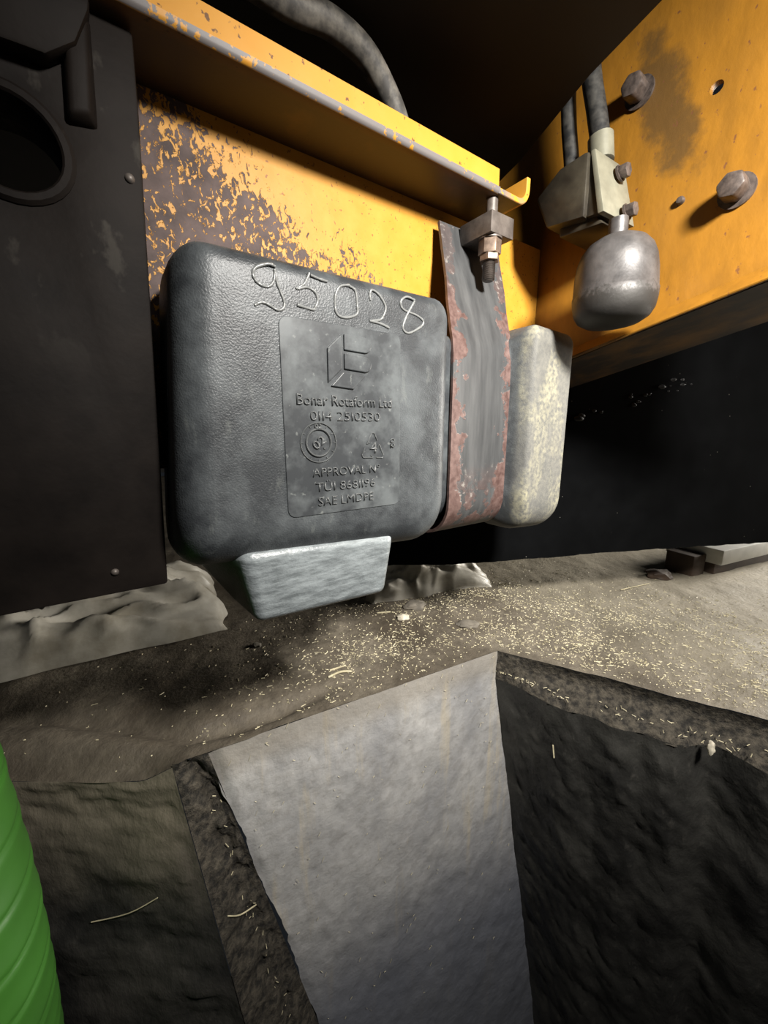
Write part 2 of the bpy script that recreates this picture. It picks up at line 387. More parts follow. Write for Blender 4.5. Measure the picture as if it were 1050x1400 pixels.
# ------------------------------------------------------------------ the pit and the floor (world frame)
POLY = [(-2.6, 0.56), (-0.3547, 0.558), (0.286, 0.9016), (0.738, 0.660), (1.9, 0.03), (3.2, 0.03)]
def edge_y(x):
    for (x0, y0), (x1, y1) in zip(POLY, POLY[1:]):
        if x <= x1: return y0 + (y1 - y0) * (x - x0) / (x1 - x0)
    return POLY[-1][1]
def edge_wob(x):
    return 0.010 * fbm(x * 9, 3.1, 0, 4) * ss(0.24, 0.34, abs(x - 0.286) + 0.18) * (1.0 if x > 0.286 else 0.35)
def floor_z(x, r, y):
    """height of the floor at x, distance r behind the pit edge"""
    z = 0.010 * fbm(x * 2.2, y * 2.2, 0.3, 5) * ss(0.0, 0.2, r) + 0.004 * fbm(x * 14, y * 14, 1.7, 4) * ss(0.0, 0.05, r)
    z += 0.020 * math.exp(-((r - 0.27) / 0.16) ** 2) * ss(-0.1, 0.3, x) * (0.7 + 0.5 * fbm(x * 4, y * 4, 9, 4))     # mound of chaff along the edge
    z -= 0.022 * math.exp(-((r - 0.085 - 0.03 * math.sin(x * 7)) / 0.022) ** 2) * ss(-0.02, -0.25, x) * ss(-0.95, -0.6, x)   # worn groove
    rnd = 0.035 * (1 - ss(0.0, 0.07, r)) ** 2 * ss(-0.33, -0.42, x)                                               # rounded left lip
    return z - rnd
xs = []
x = -2.6
while x < 3.2:
    xs.append(x); x += 0.011 if -0.95 < x < 1.2 else 0.04
for px in (-0.3547, 0.286, 0.738):
    i = min(range(len(xs)), key=lambda k: abs(xs[k] - px)); xs[i] = px
rs = [0.0]; st = 0.010
while rs[-1] < 4.2:
    rs.append(rs[-1] + st); st *= 1.022
bm = bmesh.new(); G = []
for x in xs:
    ey = edge_y(x); col = []
    for r in rs:
        y = ey + r + edge_wob(x) * max(0, 1 - r * 8)
        col.append(bm.verts.new((x, y, floor_z(x, r, y))))
    G.append(col)
for a, b in zip(G, G[1:]):
    for j in range(len(rs) - 1): bm.faces.new((a[j], b[j], b[j + 1], a[j + 1]))
tag(obj('floor', bm, M['floor'], smooth=180), kind='structure', label='muddy concrete workshop floor strewn with chaff')

def patch(p00, p10, p01, p11, nu, nv, disp, pv=1.0):
    """bilinear wall: p00-p10 along the top, p01-p11 along the bottom; disp(u, v, point) -> offset vector"""
    bm = bmesh.new(); P = [Vector(p) for p in (p00, p10, p01, p11)]; g = []
    for i in range(nu + 1):
        u = i / nu; row = []
        for j in range(nv + 1):
            v = (j / nv) ** pv
            q = P[0] * (1 - u) * (1 - v) + P[1] * u * (1 - v) + P[2] * (1 - u) * v + P[3] * u * v
            row.append(bm.verts.new(q + disp(u, v, q)))
        g.append(row)
    for i in range(nu):
        for j in range(nv): bm.faces.new((g[i][j], g[i + 1][j], g[i + 1][j + 1], g[i][j + 1]))
    return bm
h = lambda p: (p[0], p[1], p[2] + H)
A0, B0 = Vector((-0.3547, 0.558, 0)), Vector((0.286, 0.9016, 0))
# pale wall: leans so that it narrows towards the bottom
A_top = Vector((-0.306, 0.584, 0)); A_bot = Vector((0.030, 0.764, PIT)); B_bot = Vector((0.600, 1.070, PIT))
nAB = Vector((0.473, -0.881, 0))
def d_pale(u, v, q):
    e = ss(0, 0.05, v)
    a = 0.006 * fbm(q.x * 5, q.y * 5, q.z * 3, 4) + 0.0022 * fbm(q.x * 32, q.y * 32, q.z * 20, 4)
    left = (1 - ss(0.0, 0.03, u))
    return nAB * (a * e - 0.004 * left) + Vector((0.012 * left * fbm(q.z * 9, 4.4, 0, 4), 0, 0))
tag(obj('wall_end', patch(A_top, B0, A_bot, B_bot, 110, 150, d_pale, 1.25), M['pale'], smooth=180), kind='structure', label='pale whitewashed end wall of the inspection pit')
# dirt filled rebate between the left wall and the pale wall
L_top = A0.copy(); L_bot = Vector((-0.075, 0.500, PIT))
def d_reb(u, v, q):
    bow = math.sin(PI * u)
    return Vector((0.3, 0.9, 0)) * (0.020 * bow * ss(0.0, 0.06, v)) + Vector((0.4, -0.8, 0.2)) * (0.020 * fbm(q.x * 30, q.y * 30, q.z * 22, 5) * bow)
tag(obj('trim_1', patch(L_top, A_top, L_bot, A_bot, 24, 170, d_reb, 1.25), M['dirt'], smooth=180), kind='structure', label='dirt packed rebate down the edge of the pale pit wall')
# left wall with a rounded top and a raised ridge at its right edge
def d_left(u, v, q):
    e = ss(0.0, 0.03, v)
    a = 0.010 * fbm(q.x * 5, 2.0, q.z * 7, 4) + 0.004 * fbm(q.x * 18, 7.0, q.z * 42, 5)
    ridge = 0.002 * math.exp(-((1 - u) / 0.004) ** 2)
    return Vector((0, -1, 0)) * (a * e * ss(1.0, 0.985, u) + ridge * e) - Vector((0, 0, 0.035 * (1 - v) ** 60 * ss(-0.33, -0.42, q.x)))
tag(obj('wall_left', patch((-2.6, 0.56, 0), L_top, (-2.6, 0.42, PIT), L_bot, 260, 150, d_left, 1.3), M['wl'], smooth=180), kind='structure', label='grimy dark left wall of the inspection pit')
# right wall: broken floor edge, dirty ledge, then the oily wall
inw = Vector((-0.472, -0.882, 0))
def right_rows():
    bm = bmesh.new(); rows = []; n = 170; D0 = Vector((1.9, 0.03, 0)); shift = Vector((0.314, 0.168, PIT))
    for i in range(n + 1):
        t = (i / n) ** 1.4; top = B0 + (D0 - B0) * t; k = ss(0.0, 0.10, t) ; row = []
        wob = 0.010 * fbm(top.x * 14, top.y * 14, 0, 4); ex = edge_wob(top.x)
        hole = math.exp(-((top.x - 0.672) / 0.035) ** 2)
        led = 0.050 * k + wob * k - 0.035 * hole
        prof = [(0, 0.0), (-0.012 * k, -0.020), (-0.016 * k + 0.6 * wob, -0.048 - 0.3 * wob), (0.010 * k, -0.058 - 0.035 * hole), (led * 0.5, -0.061 - 0.03 * hole), (led * 0.85, -0.066 - 0.02 * hole), (led, -0.078)]
        for a, z in prof:
            q = top + inw * a + Vector((0, ex, z)); jit = 0.007 * k * fbm(q.x * 60, q.y * 60, q.z * 60, 4) if z < -0.05 else 0.003 * fbm(q.x * 40, q.y * 40, q.z * 40, 3) * (z < 0)
            row.append(bm.verts.new(q + inw * jit + Vector((0, 0, jit))))
        rows.append(row)
    for a, b in zip(rows, rows[1:]):
        for j in range(len(a) - 1): bm.faces.new((a[j], b[j], b[j + 1], a[j + 1]))
    return bm
tag(obj('trim_2', right_rows(), M['dirt'], smooth=180), kind='structure', label='broken floor edge with a dirty ledge above the black pit wall')
def right_wall():
    bm = bmesh.new(); rows = []; n = 190; m = 150; D0 = Vector((1.9, 0.03, 0)); shift = Vector((0.314, 0.168, PIT))
    for i in range(n + 1):
        t = (i / n) ** 1.4; top = B0 + (D0 - B0) * t; k = ss(0.0, 0.10, t)
        hole = math.exp(-((top.x - 0.672) / 0.035) ** 2)
        led = (0.050 + 0.010 * fbm(top.x * 14, top.y * 14, 0, 4)) * k - 0.035 * hole
        row = []
        for j in range(m + 1):
            v = (j / m) ** 1.3; q = top + inw * led + shift * v + Vector((0, 0, -0.076 * (1 - v)))
            dd = 0.012 * fbm(q.x * 6 + q.z * 5, q.y * 6, q.z * 3, 4) + 0.009 * abs(fbm((q.x + q.z * 0.4) * 26, q.y * 8, q.z * 7, 5))
            row.append(bm.verts.new(q + inw * dd * ss(0, 0.04, v) * ss(0, 0.02, t)))
        rows.append(row)
    for a, b in zip(rows, rows[1:]):
        for j in range(m): bm.faces.new((a[j], b[j], b[j + 1], a[j + 1]))
    return bm
tag(obj('wall_right', right_wall(), M['wr'], smooth=180), kind='structure', label='oily black right wall of the inspection pit')
bm = bmesh.new(); bm.faces.new([bm.verts.new(p) for p in ((-2.6, -0.9, PIT), (3.2, -0.9, PIT), (3.2, 1.3, PIT), (-2.6, 1.3, PIT))])
tag(obj('pit_floor', bm, M['wl']), kind='structure', label='dark bottom of the inspection pit')
tag(obj('wall_back', box((-4, 5.0, 0), (5, 5.1, 2.6)), M['back']), kind='structure', label='dark far wall of the workshop')

# ------------------------------------------------------------------ chassis beam (vehicle frame)
beam = thing('chassis_beam', 'yellow steel chassis beam with flaking paint behind the black tank', 'beam', (0.35, 0.567, -0.05))
obj('web_plate', box((0.02, 0.567, -0.05), (0.7995, 0.577, 0.365), 0.001), M['web'], beam)
# bent flange: underside, rounded worn corner and an upright lip, extruded along the beam
prof = [(0.576, 0.360), (0.492, 0.360)]
for k in range(1, 6):
    a = PI / 2 * k / 6; prof.append((0.482 - 0.006 * math.sin(a), 0.366 - 0.006 * math.cos(a)))
prof += [(0.4755, 0.3685), (0.4790, 0.3705), (0.4795, 0.3945), (0.4875, 0.3945), (0.4875, 0.369), (0.576, 0.369)]
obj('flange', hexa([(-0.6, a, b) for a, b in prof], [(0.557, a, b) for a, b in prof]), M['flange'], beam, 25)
# end of the flange bent upright, its raw edge towards the camera
prof = [(0.556, 0.360), (0.606, 0.360)] + [(0.606 + 0.026 * math.sin(PI / 2 * k / 8), 0.386 - 0.026 * math.cos(PI / 2 * k / 8)) for k in range(1, 9)] + [(0.632, 0.404), (0.623, 0.404)]
prof += [(0.606 + 0.017 * math.sin(PI / 2 * k / 8), 0.386 - 0.017 * math.cos(PI / 2 * k / 8)) for k in range(8, 0, -1)] + [(0.606, 0.369), (0.556, 0.369)]
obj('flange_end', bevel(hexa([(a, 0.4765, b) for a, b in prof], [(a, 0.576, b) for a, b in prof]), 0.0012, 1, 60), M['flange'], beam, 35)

# ------------------------------------------------------------------ dark hanger plate at the left
leg = thing('hanger_plate', 'dark rusty steel hanger plate left of the black tank', 'plate', (-0.25, 0.52, -0.178))
outer = [(-0.70, -0.178), (0.043, -0.178), (0.066, 0.294), (0.068, 0.358), (-0.70, 0.358)]
obj('plate', bevel(plate_with_holes(outer, [circ(-0.035, 0.235, 0.036, 28)], 0.500, 0.560, lambda a, b, t: (a, t, b)), 0.003, 2, 60), M['leg'], leg, 30)
obj('boss', lathe([(0.0362, 0.012), (0.0362, -0.002), (0.038, -0.004), (0.043, -0.004), (0.046, -0.001), (0.046, 0.0), (0.0362, 0.0)], (-0.035, 0.4995, 0.235), (0, 1, 0), 32, False), M['leg'], leg, 40)
obj('gusset', hexa([(-0.70, 0.482, 0.262), (0.0, 0.482, 0.300), (0.022, 0.482, 0.318), (0.034, 0.482, 0.345), (0.036, 0.482, 0.355), (-0.70, 0.482, 0.355)],
                   [(-0.70, 0.501, 0.262), (0.0, 0.501, 0.300), (0.022, 0.501, 0.318), (0.034, 0.501, 0.345), (0.036, 0.501, 0.355), (-0.70, 0.501, 0.355)], 0.003), M['leg'], leg, 40)
obj('rib', hexa([(0.012, 0.487, 0.268), (0.026, 0.487, 0.272), (0.032, 0.487, 0.345), (0.018, 0.487, 0.345)], [(0.006, 0.501, 0.262), (0.032, 0.501, 0.266), (0.036, 0.501, 0.35), (0.012, 0.501, 0.35)], 0.003), M['leg'], leg, 40)
for sx, zz, r in ((-0.0055, -0.153, 0.004), (0.052, 0.235, 0.0045)):
    obj('weld_blob', lathe([(r, 0), (r * 0.9, -0.002), (r * 0.5, -0.0035), (0, -0.004)], (sx, 0.5005, zz), (0, 1, 0), 12), M['clamp'], leg, 60)

# ------------------------------------------------------------------ black plastic tank
YF, YB, ZT = 0.437, 0.555, 0.178
def zb(s): return -0.155 - 0.070 * max(0, s - 0.06)
def inset(s):                       # (front, top, bottom) insets along the tank
    def q(R, d): return R - math.sqrt(max(0, R * R - (R - d) ** 2)) if d < R else 0.0
    f = t = bt = 0.0
    d = s - 0.060
    f = max(f, q(0.038, d)); t = max(t, q(0.028, d)); bt = max(bt, q(0.030, d))
    if s > 0.36 and s < 0.64:
        d = 0.430 - s
        if d > 0: f = max(f, q(0.026, d)) ; t = max(t, q(0.030, d)); bt = max(bt, min(0.05, 0.9 * q(0.055, d)))
        else: f, t, bt = 0.046, 0.032, 0.022
        f = min(f, 0.046); t = min(t, 0.032); bt = min(bt, 0.055)
        if s > 0.595:
            k = ss(0.604, 0.628, s); k2 = ss(0.600, 0.642, s)
            f, t, bt = 0.046 * (1 - k), 0.032 * (1 - k2), 0.022 * (1 - k2)
        elif s > 0.4301 :
            f, t, bt = 0.046, 0.032, 0.022
    if s >= 0.64:
        d = 0.752 - s
        f = q(0.022, d); t = q(0.020, d); bt = q(0.045, d)
    return f, t, bt
def section(s, n=7):
    f, t, b_ = inset(s); y0 = YF + f; y1 = YB - 0.6 * min(f, 0.03); z1 = ZT - t - 0.006 * max(0, (s - 0.6) / 0.15); z0 = zb(s) + b_
    out = []
    def arc(cy, cz, r, a0, a1):
        for k in range(n + 1):
            a = a0 + (a1 - a0) * k / n; out.append((cy + r * math.cos(a), cz + r * math.sin(a)))
    rft, rfb, rb = 0.022, 0.052, 0.025
    arc(y1 - rb, z1 - rb, rb, 0, PI / 2)
    arc(y0 + rft, z1 - rft, rft, PI / 2, PI)
    za, zc = z1 - rft, z0 + rfb                              # subdivide the flat front
    for k in range(1, 12): out.append((y0, za + (zc - za) * k / 12))
    arc(y0 + rfb, z0 + rfb, rfb, PI, 1.5 * PI)
    arc(y1 - rb, z0 + rb, rb, 1.5 * PI, 2 * PI)
    return out
st = [0.0602 + 0.038 * (1 - math.cos(PI / 2 * k / 8)) for k in range(9)]
st += [0.098 + (0.372 - 0.098) * k / 10 for k in range(1, 11)]
st += [0.375 + 0.0545 * math.sin(PI / 2 * k / 12) for k in range(1, 13)]
st += [0.4298, 0.4310, 0.4320, 0.46, 0.50, 0.54, 0.58, 0.597] + [0.600 + 0.044 * k / 12 for k in range(13)]
st += [0.66, 0.69] + [0.752 - 0.045 * (1 - math.sin(PI / 2 * k / 10)) for k in range(11)]
st = sorted(set(round(v, 5) for v in st))
def lean(s, z): return s + 0.075 * z * ss(0.20, 0.06, s)
bm = bmesh.new(); rings = []
for s in st:
    rings.append([bm.verts.new((lean(s, z), y, z)) for y, z in section(min(s, 0.7519))])
for a, b in zip(rings, rings[1:]):
    n = len(a)
    for k in range(n): bm.faces.new((a[k], a[(k + 1) % n], b[(k + 1) % n], b[k]))
bm.faces.new(rings[0][::-1]); bm.faces.new(rings[-1])
tank = thing('fluid_tank', 'moulded black plastic fluid tank strapped to the yellow beam, number 95028 on it', 'tank', (0.36, 0.50, -0.235))
obj('shell', bm, M['tank'], tank, 50)
# sump under the tank
lo = [(0.128, 0.452, -0.236), (0.322, 0.452, -0.243), (0.322, 0.530, -0.243), (0.128, 0.530, -0.236)]
hi = [(0.118, 0.443, -0.140), (0.332, 0.443, -0.150), (0.338, 0.550, -0.150), (0.060, 0.550, -0.142)]
bm = hexa(lo, hi); bmesh.ops.bevel(bm, geom=bm.edges[:], offset=0.012, segments=4, profile=0.5, affect='EDGES', clamp_overlap=True)
o = obj('sump', bm, M['sump'], tank, 60); o['label'] = 'scuffed shiny grey foot under the tank'
# smooth label panel
def rrect(x0, x1, z0, z1, r, n=5):
    pts = []
    for cx, cz, a0 in ((x1 - r, z1 - r, 0), (x0 + r, z1 - r, PI / 2), (x0 + r, z0 + r, PI), (x1 - r, z0 + r, 1.5 * PI)):
        for k in range(n + 1): pts.append((cx + r * math.cos(a0 + PI / 2 * k / n), cz + r * math.sin(a0 + PI / 2 * k / n)))
    return pts
def pad(pts, y0, y1, bev=0.0005): return bevel(hexa([(a, y0, b) for a, b in pts], [(a, y1, b) for a, b in pts]), bev, 1, 20)
PX0, PX1, PZ0, PZ1 = 0.1690, 0.3328, -0.1045, 0.1180
panel = obj('label_panel', pad(rrect(PX0, PX1, PZ0, PZ1, 0.010), YF - 0.0012, YF + 0.003), M['panel'], tank)
panel['label'] = 'smooth rectangular panel with raised lettering'
YP = YF - 0.0012
YP2 = YP - 0.0024
def outline(bm, pts, r=0.0010, y=YP, closed=True):
    P = [(a, y - 0.0002, b) for a, b in pts]
    if closed: P = P + [P[0], P[1]]
    return add_tube(bm, P, r, 6)
# emblem: upright, two rounded bars and a slanted foot
arcp = lambda cx, cz, r, a0, a1, n=7: [(cx + r * math.cos(a0 + (a1 - a0) * k / n), cz + r * math.sin(a0 + (a1 - a0) * k / n)) for k in range(n + 1)]
shapes = [[(0.2254, 0.0905), (0.2440, 0.1075), (0.2440, 0.0690), (0.2252, 0.0520)],
          [(0.2475, 0.1085), (0.2475, 0.0905), (0.2765, 0.0895)] + arcp(0.2770, 0.0985, 0.0090, -PI / 2, PI / 2),
          [(0.2475, 0.0870), (0.2475, 0.0690), (0.2765, 0.0672)] + arcp(0.2770, 0.0762, 0.0090, -PI / 2, PI / 2),
          [(0.2290, 0.0485), (0.2595, 0.0462), (0.2775, 0.0630), (0.2460, 0.0655)]]
for sh in shapes:
    e = obj('emblem_piece', bevel(hexa([(a, YP2, b) for a, b in sh], [(a, YP + 0.002, b) for a, b in sh]), 0.0010, 2, 20), M['panel'], panel)
# lettering
def text(body, x0, x1, zc, cap, name='lettering', squash=None, depth=0.0014, bold=0.0, rot=0.0, parent=None):
    cu = bpy.data.curves.new(name, 'FONT'); cu.body = body; cu.extrude = depth; cu.offset = bold; cu.size = 1.0; cu.align_x = 'LEFT'; cu.resolution_u = 3
    cu.extrude = 0.0; t = bpy.data.objects.new(name, cu); C.objects.link(t)
    dg = bpy.context.evaluated_depsgraph_get(); me = bpy.data.meshes.new_from_object(t.evaluated_get(dg))
    bpy.data.objects.remove(t); bpy.data.curves.remove(cu)
    X = [v.co.x for v in me.vertices]; a, b = min(X), max(X)
    sx = (x1 - x0) / (b - a); sz = cap / 0.70
    bm = bmesh.new(); bm.from_mesh(me); bpy.data.meshes.remove(me)
    r = bmesh.ops.extrude_face_region(bm, geom=bm.faces[:])
    top = set(g for g in r['geom'] if isinstance(g, bmesh.types.BMVert))
    ca, sa = math.cos(rot), math.sin(rot); mx = (x0 + x1) / 2
    for v in bm.verts:
        u = (v.co.x - a) * sx + x0 - mx; q = v.co.y * sz - cap / 2
        v.co = Vector((mx + u * ca - q * sa, (YP - depth) if v in top else (YP + 0.0008), zc + u * sa + q * ca))
    bmesh.ops.recalc_face_normals(bm, faces=bm.faces)
    return obj(name, bm, M['letter'], parent or panel)
BO = 0.004
text('Bonar Rotaform Ltd', 0.1852, 0.3180, 0.0325, 0.0125, bold=BO)
text('0II4 25I0530', 0.2014, 0.2990, 0.0143, 0.0110, bold=-0.006)
text('APPROVAL N\u00ba', 0.2018, 0.2988, -0.0522, 0.0105, bold=-0.006)
text('T\u00dcI 868II96', 0.2050, 0.2910, -0.0702, 0.0110, bold=-0.006)
text('SAE LMDPE', 0.2078, 0.2884, -0.0882, 0.0110, bold=-0.006)
# date stamp
bm = bmesh.new()
cxs, czs = 0.2110, -0.0172
outline(bm, circ(cxs, czs, 0.0232, 40), 0.0009); outline(bm, circ(cxs, czs, 0.0160, 36), 0.0015)
for k in range(12):
    a = PI / 2 - 2 * PI * k / 12
    if k == 0: continue
    add_tube(bm, [(cxs + r * math.cos(a), YP - 0.0002, czs + r * math.sin(a)) for r in (0.0198, 0.0228)], 0.0007, 5)
add_tube(bm, [(cxs + 0.0075, YP, czs - 0.0065), (cxs + 0.0076, YP - 0.001, czs - 0.0066)], 0.0014, 8)
st_ = obj('date_stamp', bm, M['letter'], panel, 60)
text('02', cxs - 0.0085, cxs + 0.0085, czs + 0.0005, 0.0105, 'stamp_number', bold=0.008, rot=math.radians(38))
text('02', cxs - 0.0048, cxs + 0.0040, czs + 0.0196, 0.0050, 'stamp_number', bold=0.008)
# recycling triangle with gaps, figure four
bm = bmesh.new(); T = [(0.2885, -0.0030), (0.2692, -0.0372), (0.3068, -0.0388)]
def lerp(a, b, t): return (a[0] + (b[0] - a[0]) * t, a[1] + (b[1] - a[1]) * t)
for i in range(3):
    p, q, r = T[i - 1], T[i], T[(i + 1) % 3]
    outline(bm, [lerp(q, p, 0.36), lerp(q, p, 0.10), lerp(lerp(q, p, 0.10), lerp(q, r, 0.10), 0.5), lerp(q, r, 0.10), lerp(q, r, 0.50)], 0.0009, closed=False)
    e = lerp(q, r, 0.50); f2 = lerp(e, q, 0.16)
    k = 0.0032; dx, dz = (r[0] - q[0]), (r[1] - q[1]); L = math.hypot(dx, dz)
    outline(bm, [(f2[0] - dz / L * k, f2[1] + dx / L * k), e], 0.0008, closed=False)
obj('recycling_mark', bm, M['letter'], panel, 60)
text('4', 0.2835, 0.2945, -0.0245, 0.0150, 'recycling_number', bold=-0.006)
text('02', 0.3130, 0.3262, -0.0200, 0.0070, 'lettering', rot=-PI / 2, bold=-0.006)
# hand drawn number melted into the shell
DIG = [[[(0.1690, 0.1651), (0.1640, 0.1662), (0.1581, 0.1650), (0.1481, 0.1599), (0.1448, 0.1532), (0.1491, 0.1462), (0.1597, 0.1443), (0.1665, 0.1513), (0.1684, 0.1623), (0.1701, 0.1493), (0.1764, 0.1341), (0.1754, 0.1265), (0.1686, 0.1236), (0.1567, 0.1281), (0.1500, 0.1275), (0.1448, 0.1243)]],
       [[(0.2071, 0.1666), (0.2046, 0.1614), (0.1999, 0.154), (0.1909, 0.1481)], [(0.2085, 0.1650), (0.2180, 0.1632), (0.2286, 0.1623)], [(0.1931, 0.1481), (0.2031, 0.1518), (0.2131, 0.1489), (0.2162, 0.1408), (0.2124, 0.1324), (0.2089, 0.1303), (0.1912, 0.1322)]],
       [[(0.258, 0.1639), (0.2454, 0.1606), (0.239, 0.1505), (0.2381, 0.1365), (0.2421, 0.1291), (0.2534, 0.1283), (0.2669, 0.1338), (0.2679, 0.1433), (0.2655, 0.1592), (0.2575, 0.1630)]],
       [[(0.2867, 0.1526), (0.2859, 0.1598), (0.2895, 0.1646), (0.2991, 0.161), (0.309, 0.1499), (0.307, 0.1399), (0.3005, 0.1324), (0.2851, 0.1295)], [(0.2851, 0.1295), (0.3019, 0.1282), (0.3149, 0.125)]],
       [[(0.3556, 0.1642), (0.3431, 0.1661), (0.334, 0.1606), (0.3335, 0.1538), (0.3403, 0.1493), (0.3592, 0.1466), (0.3707, 0.1413), (0.3676, 0.1339), (0.3469, 0.123), (0.3369, 0.1274), (0.3404, 0.1393), (0.348, 0.1517), (0.3557, 0.1631)]]]
for d in DIG:
    bm = bmesh.new()
    for stroke in d:
        pts = smooth_path([(a, YF - 0.0001, b - 0.001) for a, b in stroke], 5)
        add_tube(bm, pts, [0.0016 * (1 + 0.35 * fbm(i * 0.6, stroke[0][0] * 50, 0, 2)) for i in range(len(pts))], 7)
    obj('digit', bm, M['bead'], tank, 70)

# ------------------------------------------------------------------ strap with its clamp
strap = thing('tank_strap', 'rust edged grey steel strap wrapped round the black tank', 'strap', (0.54, 0.485, -0.185))
path = [(0.5520, 0.333), (0.5400, 0.290), (0.5210, 0.24), (0.5080, 0.20), (0.4920, 0.158), (0.4840, 0.136), (0.4797, 0.115), (0.4785, 0.06), (0.4785, -0.10)]
R = 0.060
path += [(0.4785 + R - R * math.cos(a), -0.125 - R * math.sin(a)) for a in [PI / 2 * k / 8 for k in range(9)]]
path += [(0.566, -0.185)]
bm = bmesh.new(); rows = []
for i, (y, z) in enumerate(path):
    p = Vector(path[max(i - 1, 0)]); q = Vector(path[min(i + 1, len(path) - 1)]); t = (q - p).normalized(); nrm = Vector((t.y, -t.x))   # outward
    if nrm.x > 0 and z > -0.12: nrm = -nrm
    if z <= -0.12: nrm = Vector((-math.cos(min(PI / 2, max(0, math.asin(max(-1, min(1, (-0.125 - z) / R)))))), -math.sin(max(0, math.asin(max(0, min(1, (-0.125 - z) / R)))))))
    sh = 0.029 * ss(0.10, 0.33, z)
    s0, s1 = 0.468 + sh, 0.615 + sh * 0.9
    row = []
    for k in range(9):
        s = s0 + (s1 - s0) * k / 8
        row.append((s, y, z, nrm))
    rows.append(row)
F_ = [[bm.verts.new((s, y + n_.x * 0.0035, z + n_.y * 0.0035)) for s, y, z, n_ in r] for r in rows]
B_ = [[bm.verts.new((s, y - n_.x * 0.0015, z - n_.y * 0.0015)) for s, y, z, n_ in r] for r in rows]
for i in range(len(rows) - 1):
    for k in range(8):
        bm.faces.new((F_[i][k], F_[i][k + 1], F_[i + 1][k + 1], F_[i + 1][k])); bm.faces.new((B_[i][k], B_[i + 1][k], B_[i + 1][k + 1], B_[i][k + 1]))
    for k in (0, 8): bm.faces.new((F_[i][k], B_[i][k], B_[i + 1][k], F_[i + 1][k]))
for i in (0, len(rows) - 1):
    for k in range(8): bm.faces.new((F_[i][k], F_[i][k + 1], B_[i][k + 1], B_[i][k]))
obj('band', bm, M['strap'], strap, 40)
obj('clamp_block', box((0.5395, 0.4750, 0.3030), (0.5940, 0.5440, 0.3340), 0.0015), M['clamp'], strap, 40)
rc = (0.5600, 0.4940)
obj('rod', lathe([(0.0095, 0.0), (0.0095, 0.0255)], (rc[0], rc[1], 0.3335), (0, 0, 1), 20), M['clamp'], strap, 40)
prof = []
for k in range(15):
    prof += [(0.0088, 0.268 - 0.0018 * k), (0.0103, 0.2671 - 0.0018 * k)]
prof = [(0.0088, 0.27)] + prof + [(0.0085, 0.2410), (0.007, 0.2395)]
obj('thread', lathe([(r, z) for r, z in prof], (rc[0], rc[1], 0), (0, 0, 1), 20), M['clamp'], strap, 25)
def hexprism(c, r, z0, z1, axis='z', bev=0.0008, rot=0.2):
    pts = [(r * math.cos(PI / 3 * k + rot), r * math.sin(PI / 3 * k + rot)) for k in range(6)]
    if axis == 'z': return hexa([(c[0] + a, c[1] + b, z0) for a, b in pts], [(c[0] + a, c[1] + b, z1) for a, b in pts], bev)
    if axis == 'y': return hexa([(c[0] + a, z0, c[1] + b) for a, b in pts], [(c[0] + a, z1, c[1] + b) for a, b in pts], bev)
    return hexa([(z0, c[0] + a, c[1] + b) for a, b in pts], [(z1, c[0] + a, c[1] + b) for a, b in pts], bev)
obj('washer', lathe([(0.0100, 0.3005), (0.0190, 0.3005), (0.0190, 0.3030), (0.0100, 0.3030)], (rc[0], rc[1], 0), (0, 0, 1), 24), M['clamp'], strap, 40)
obj('nut', hexprism(rc, 0.0185, 0.2790, 0.3005), M['nut'], strap, 30)
obj('lock_nut', hexprism(rc, 0.0165, 0.2690, 0.2790, rot=0.6), M['nut'], strap, 30)

# ------------------------------------------------------------------ yellow side plate with flange and bolts
side = thing('side_plate', 'yellow steel side plate with bolts at the right', 'plate', (0.80, 0.35, 0.16))
zl = lambda y: 0.1607 - 0.2376 * (y - 0.4394)          # sloping lower edge
outer = [(0.03, zl(0.03)), (0.70, zl(0.70)), (0.70, 1.0), (0.03, 1.0)]
obj('plate', plate_with_holes(outer, [circ(0.289, 0.489, 0.0085, 20)], 0.800, 0.812, lambda a, b, t: (t, a, b)), M['side'], side, 30)
ya, yb = 0.03, 0.565
obj('flange', bevel(hexa([(0.773, ya, zl(ya) - 0.0245), (0.7995, ya, zl(ya) - 0.0045), (0.92, ya, zl(ya) - 0.030), (0.92, ya, zl(ya) - 0.044)],
                   [(0.773, yb, zl(yb) - 0.0245), (0.7995, yb, zl(yb) - 0.0045), (0.92, yb, zl(yb) - 0.030), (0.92, yb, zl(yb) - 0.044)]), 0.0012, 1, 20), M['under'], side, 30)
LP = [(0.7992, 0.006), (0.7995, -0.004), (0.772, -0.024), (0.766, -0.024), (0.764, -0.021)]
bm = hexa([(p, y_, zl(y_) + q) for y_ in (ya,) for p, q in LP], [(p, y_, zl(y_) + q) for y_ in (yb,) for p, q in LP], 0.001, 1)
obj('lip', bm, M['side'], side, 30)
for y, z in ((0.3987, 0.5434), (0.2438, 0.3367)):
    bt = obj('bolt', hexprism((y, z), 0.0180, 0.766, 0.796, 'x', 0.004), M['bolt'], side, 40)
    obj('washer', lathe([(0.010, 0), (0.0225, 0), (0.0225, 0.004), (0.010, 0.004)], (0.796, y, z), (1, 0, 0), 24), M['bolt'], bt, 40)
obj('rivet', lathe([(0.006, 0.803), (0.006, 0.796), (0.0045, 0.793), (0, 0.792)], (0, 0.3157, 0.3535), (1, 0, 0), 12), M['bolt'], side, 50)

